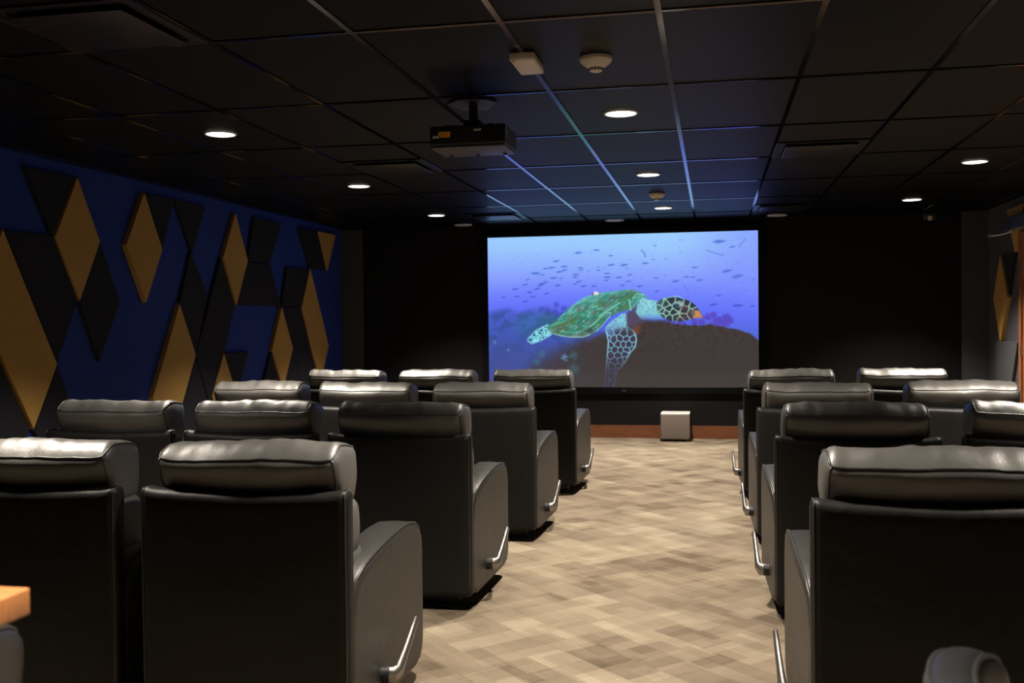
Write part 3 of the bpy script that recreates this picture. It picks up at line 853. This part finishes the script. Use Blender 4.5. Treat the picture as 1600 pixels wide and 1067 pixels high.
rows = ['nearest row', 'second row from the back', 'third row from the back', 'front row by the screen']
left = [[(-1.502, 3.00), (-2.302, 2.98)],
        [(-1.495, 4.62), (-2.285, 4.66), (-3.07, 4.66)],
        [(-1.455, 6.18), (-2.245, 6.22), (-3.05, 6.32)],
        [(-1.435, 7.92), (-2.23, 7.90), (-3.02, 7.90)]]
right = [[(.640, 3.05)], [(.632, 4.70), (1.465, 4.82)], [(.615, 6.22), (1.475, 6.40)], [(.585, 7.88), (1.415, 8.02)]]
pos_l = ['on the aisle', 'in the middle', 'farthest from the aisle']
sd = 0
for r in range(4):
    for c, (x, y) in enumerate(left[r]):
        where = pos_l[c] if not (r == 0 and c == 1) else 'next to the aisle seat'
        recliner(x, y, 'black leather recliner left of the aisle, %s, %s' % (rows[r], where), 'R' if c == 0 else None, sd, math.radians(random.Random(sd).uniform(-.25, .25)))
        sd += 1
    for c, (x, y) in enumerate(right[r]):
        recliner(x, y, 'black leather recliner right of the aisle, %s, %s' % (rows[r], ('on the aisle', 'by the right wall')[c]), 'L' if c == 0 else None, sd+2, math.radians(random.Random(sd).uniform(-.25, .25)))
        sd += 1

# ------------------------------------------------------------------ ceiling fixtures
def downlight(x, y, label):
    t = empty('downlight', (x, y, CEIL)); tag(t, label, 'ceiling light', 'recessed downlights')
    if 'dl' not in cache:
        g = G().lathe([(.084, .002), (.084, -.004), (.088, -.007), (.096, -.005), (.098, .002)], 40)
        cache['dl'] = mdata('trim_ring', g.v, g.f, M_TRIM, True, 40)
        g = G().lathe([(0, -.003), (.084, -.003), (.084, .002), (0, .002)], 40)
        cache['dll'] = fix_normals(mdata('lens', g.v, g.f, M_LENS, False))
        cache['dl'] = fix_normals(cache['dl'])
    obj('trim_ring', cache['dl'], t); obj('lens', cache['dll'], t)
    ld = bpy.data.lights.new('downlight_beam', 'SPOT')
    ld.energy = LAMP_W; ld.color = LAMP_COL; ld.spot_size = LAMP_CONE; ld.spot_blend = LAMP_BLEND; ld.shadow_soft_size = .06
    lo = bpy.data.objects.new('downlight_beam', ld); lo.location = (0, 0, -.012)
    link(lo, t)
colname = {-2.931: 'left', -.498: 'middle', 1.940: 'right'}
for yy, rn in ((10.56, 'nearest the front wall'), (8.123, 'above the front seats'), (5.685, 'between second and third seat rows'), (3.247, 'over the nearest seat row')):
    for xx, cn in colname.items():
        downlight(xx, yy, 'round white recessed downlight, %s column, %s' % (cn, rn))

downlight(-.498, .81, 'round white recessed downlight beside the corner of the wooden bar table')

def speaker(x, y, label):
    t = empty('ceiling_speaker', (x, y, CEIL)); tag(t, label, 'speaker', 'ceiling speakers by the front wall')
    fix_normals(G().lathe([(.095, .002), (.095, -.003), (.10, -.007), (.108, -.005), (.11, .002)], 36).build('rim', M_TRIM, t, True, 40).data)
    fix_normals(G().lathe([(0, -.006), (.06, -.0055), (.096, -.003), (.096, .002), (0, .002)], 36).build('grille', M_GRILLE, t, True, 40).data)
speaker(-2.92, 11.70, 'round ceiling speaker grille by the front wall, left of the screen')
speaker(-1.11, 11.70, 'round ceiling speaker grille right above the middle of the screen')
speaker(.715, 11.70, 'round ceiling speaker grille above the right end of the screen')

def detector(x, y, label):
    t = empty('smoke_detector', (x, y, CEIL)); tag(t, label, 'smoke detector', 'smoke detectors')
    fix_normals(G().lathe([(0, .002), (.072, .002), (.072, -.012), (.066, -.022), (.040, -.042), (.036, -.044), (0, -.044)], 36).build('body', M_WHITE, t, True, 30).data)
    fix_normals(G().lathe([(0, -.0435), (.030, -.0435), (.028, -.058), (.020, -.062), (0, -.062)], 28).build('sensor_cap', M_WHITE, t, True, 30).data)
    g = G()
    for k in range(12):
        a = k*math.pi/6
        g.tube([(.031*math.cos(a), .031*math.sin(a), -.0455), (.0285*math.cos(a), .0285*math.sin(a), -.056)], .0035, 6)
    g.build('vent_ring', M_GREYPL, t)
detector(-.50, 4.47, 'white round smoke detector beside the square ceiling sensor')
detector(-.497, 9.37, 'small round smoke detector between two downlights near the screen')

t = empty('ceiling_sensor', (-.803, 4.43, CEIL)); tag(t, 'white rectangular sensor box on the ceiling behind the projector', 'sensor')
G().box(-.055, .055, -.135, .135, -.030, 0, .004).build('housing', M_WHITE, t, True, 35)
G().box(-.050, .050, -.130, .130, -.034, -.029, .002).build('cover', M_WHITE, t, True, 35)
G().tube([(-.038, -.12, -.033), (-.038, -.12, -.036)], .005, 10).build('indicator', M_BLACKPL, t)

def diffuser(x, y, label):
    t = empty('air_diffuser', (x, y, CEIL)); tag(t, label, 'air vent', 'square black air diffusers')
    h = .296
    g = G()
    for k, (a, b, z0, z1) in enumerate(((h, h-.03, -.004, 0), (h-.03, h-.055, -.002, .004))):
        g.box(-a, a, -a, -b, z0, z1).box(-a, a, b, a, z0, z1).box(-a, -b, -b, b, z0, z1).box(b, a, -b, b, z0, z1)
    g.build('frame', M_DIFF, t)
    G().box(-.235, .235, -.235, .235, -.022, -.014, .003).build('face_plate', M_DIFF, t, True, 35)
    g = G()
    for sx in (-1, 1):
        for sy in (-1, 1): g.tube([(sx*.2, sy*.2, -.015), (sx*.2, sy*.2, .004)], .006, 8)
    g.build('hanger', M_DIFF, t)
diffuser(-2.325, 10.86, 'black square air diffuser near the top left corner of the screen')
diffuser(.721, 10.86, 'black square air diffuser near the top right corner of the screen')
diffuser(.721, 7.205, 'black square air diffuser right of the middle downlights')
diffuser(-2.325, 7.205, 'black square air diffuser left of the projector')
diffuser(-2.325, 3.55, 'black square air diffuser at the upper left, nearest the camera')

# projector
pj = empty('projector', (-1.245, 5.25, CEIL)); tag(pj, 'black ceiling-mounted projector with orange sticker on its back', 'projector')
z0, z1 = 2.297-CEIL, 2.412-CEIL
G().box(-.203, .203, -.15, .16, z0+.012, z1, .012).build('body', M_BLACKPL, pj, True, 35)
G().box(-.198, .198, -.145, .155, z0, z0+.013, .004).build('bottom_plate', M_GREYPL, pj, True, 35)
G().box(-.155, -.09, -.1525, -.149, z1-.062, z1-.032).build('warning_sticker', M_STICKER, pj)
G().box(-.185, -.145, -.1525, -.149, z1-.064, z1-.052).build('rating_label', M_STICKER2, pj)
G().box(.035, .075, -.1525, -.149, z1-.034, z1-.024).build('port_label', M_STICKER2, pj)
g = G()
for k in range(9): g.box(.09+k*.011, .096+k*.011, -.1525, -.149, z0+.03, z1-.045)
g.build('vent_slots', M_FRAME, pj)
lens = G().lathe([(0, 0), (.045, 0), (.045, .03), (.036, .03), (.034, .018), (0, .012)], 24).build('lens', M_GREYPL, pj, True, 30)
fix_normals(lens.data); lens.location = (.08, .158, (z0+z1)/2); lens.rotation_euler = (-math.pi/2, 0, 0)
for sx in (-.15, .0, .15): G().lathe([(0, -.008), (.010, -.008), (.012, 0), (0, 0)], 12, (sx, .10, z0)).build('foot', M_BLACKPL, pj)
g = G().tube([(0, 0, z1+.012), (0, 0, -.006)], .024, 14).box(-.045, .045, -.05, .05, z1+.012, z1+.045, .004)
for sx, sy in ((.17, .10), (-.12, .08), (.12, -.09), (-.14, -.09)): g.tube([(0, 0, z1+.012), (sx, sy, z1+.006)], .009, 8)
g.build('mount_bracket', M_BLACKPL, pj, True, 40)
fix_normals(obj('ceiling_plate', mdata('ceiling_plate', *prism([(-.13,-.06),(-.05,-.15),(.10,-.13),(.14,-.05),(.05,.13),(-.08,.12)], 0, -.010, 'z', .003), M_BLACKPL, False), pj).data)

# ------------------------------------------------------------------ bar table and stools by the camera
tb = empty('bar_table', (-1.77, .78, 0)); tag(tb, 'orange-brown wooden bar table with its corner at the lower left', 'table')
G().box(-.93, .93, -.33, .33, 1.026, 1.060, .003).build('table_top', M_TABLE, tb, True, 35)
for sx in (-.62, .12):
    g = G().box(sx-.03, sx+.03, -.03, .03, .02, 1.02).box(sx-.04, sx+.04, -.26, .26, 0, .03, .004).box(sx-.04, sx+.04, -.22, .22, 1.0, 1.026, .003)
    g.build('pedestal', M_BLACKPL, tb)

def stool(x, y, rz, label, top, seat=.76):
    t = empty('bar_stool', (x, y, 0), rz); tag(t, label, 'stool', 'black bucket bar stools')
    # padded back, slightly wrapped; it stands at local -x
    hh = (top-seat+.02)/2
    def db(x, y, z):
        return (x + 1.1*y*y + .012*(z/hh) * -1, y*(1-.10*max(0, z/hh)**2), z - .05*(y/.2)**4*max(0, z/hh))
    v, f, ix, mx = rbox(.036, .20, hh, .034, (1, 14, 8), db)
    o = (-.235, 0, seat-.02+hh)
    V = [(a_+o[0], b_+o[1], c_+o[2]) for a_, b_, c_ in v]
    bk = obj('backrest', mdata('backrest', V, f, M_VINYL), t)
    for i in (0, mx[0]):
        ring = [V[ix[(i, 0, k)]] for k in range(mx[2]+1)] + [V[ix[(i, j, mx[2])]] for j in range(1, mx[1]+1)] + [V[ix[(i, mx[1], k)]] for k in range(mx[2]-1, -1, -1)]
        obj('piping', mdata('piping', *tube(ring, .004, 6), M_PIPING), bk)
    obj('back_support', mdata('back_support', *tube([(-.10, 0, seat-.07), (-.20, 0, seat-.06), (-.225, 0, seat+.04)], .018, 8), M_CHROME), t)
    fix_normals(G().lathe([(0, seat-.075), (.17, seat-.075), (.188, seat-.055), (.190, seat-.02), (.175, seat), (.09, seat+.008), (0, seat+.01)], 36).build('seat', M_VINYL, t, True, 50).data)
    fix_normals(G().lathe([(0, .02), (.03, .02), (.03, seat-.075), (0, seat-.075)], 20).build('column', M_CHROME, t, True, 40).data)
    fix_normals(G().lathe([(0, 0), (.215, 0), (.215, .008), (.12, .022), (.035, .035), (0, .035)], 40).build('base', M_CHROME, t, True, 40).data)
    g = G().tube([(.15*math.cos(a), .15*math.sin(a), .31) for a in [2*math.pi*k/28 for k in range(28)]], .010, 8, True)
    g.tube([(-.15, 0, .31), (.15, 0, .31)], .008, 8)
    g.build('foot_ring', M_CHROME, t, True, 50)
stool(.525, 1.26, math.radians(-12), 'black vinyl bar stool whose curved back peeks in at the lower right', .955)
stool(-1.272, 1.17, math.radians(180), 'black vinyl bar stool tucked under the wooden table at the lower left', .965)
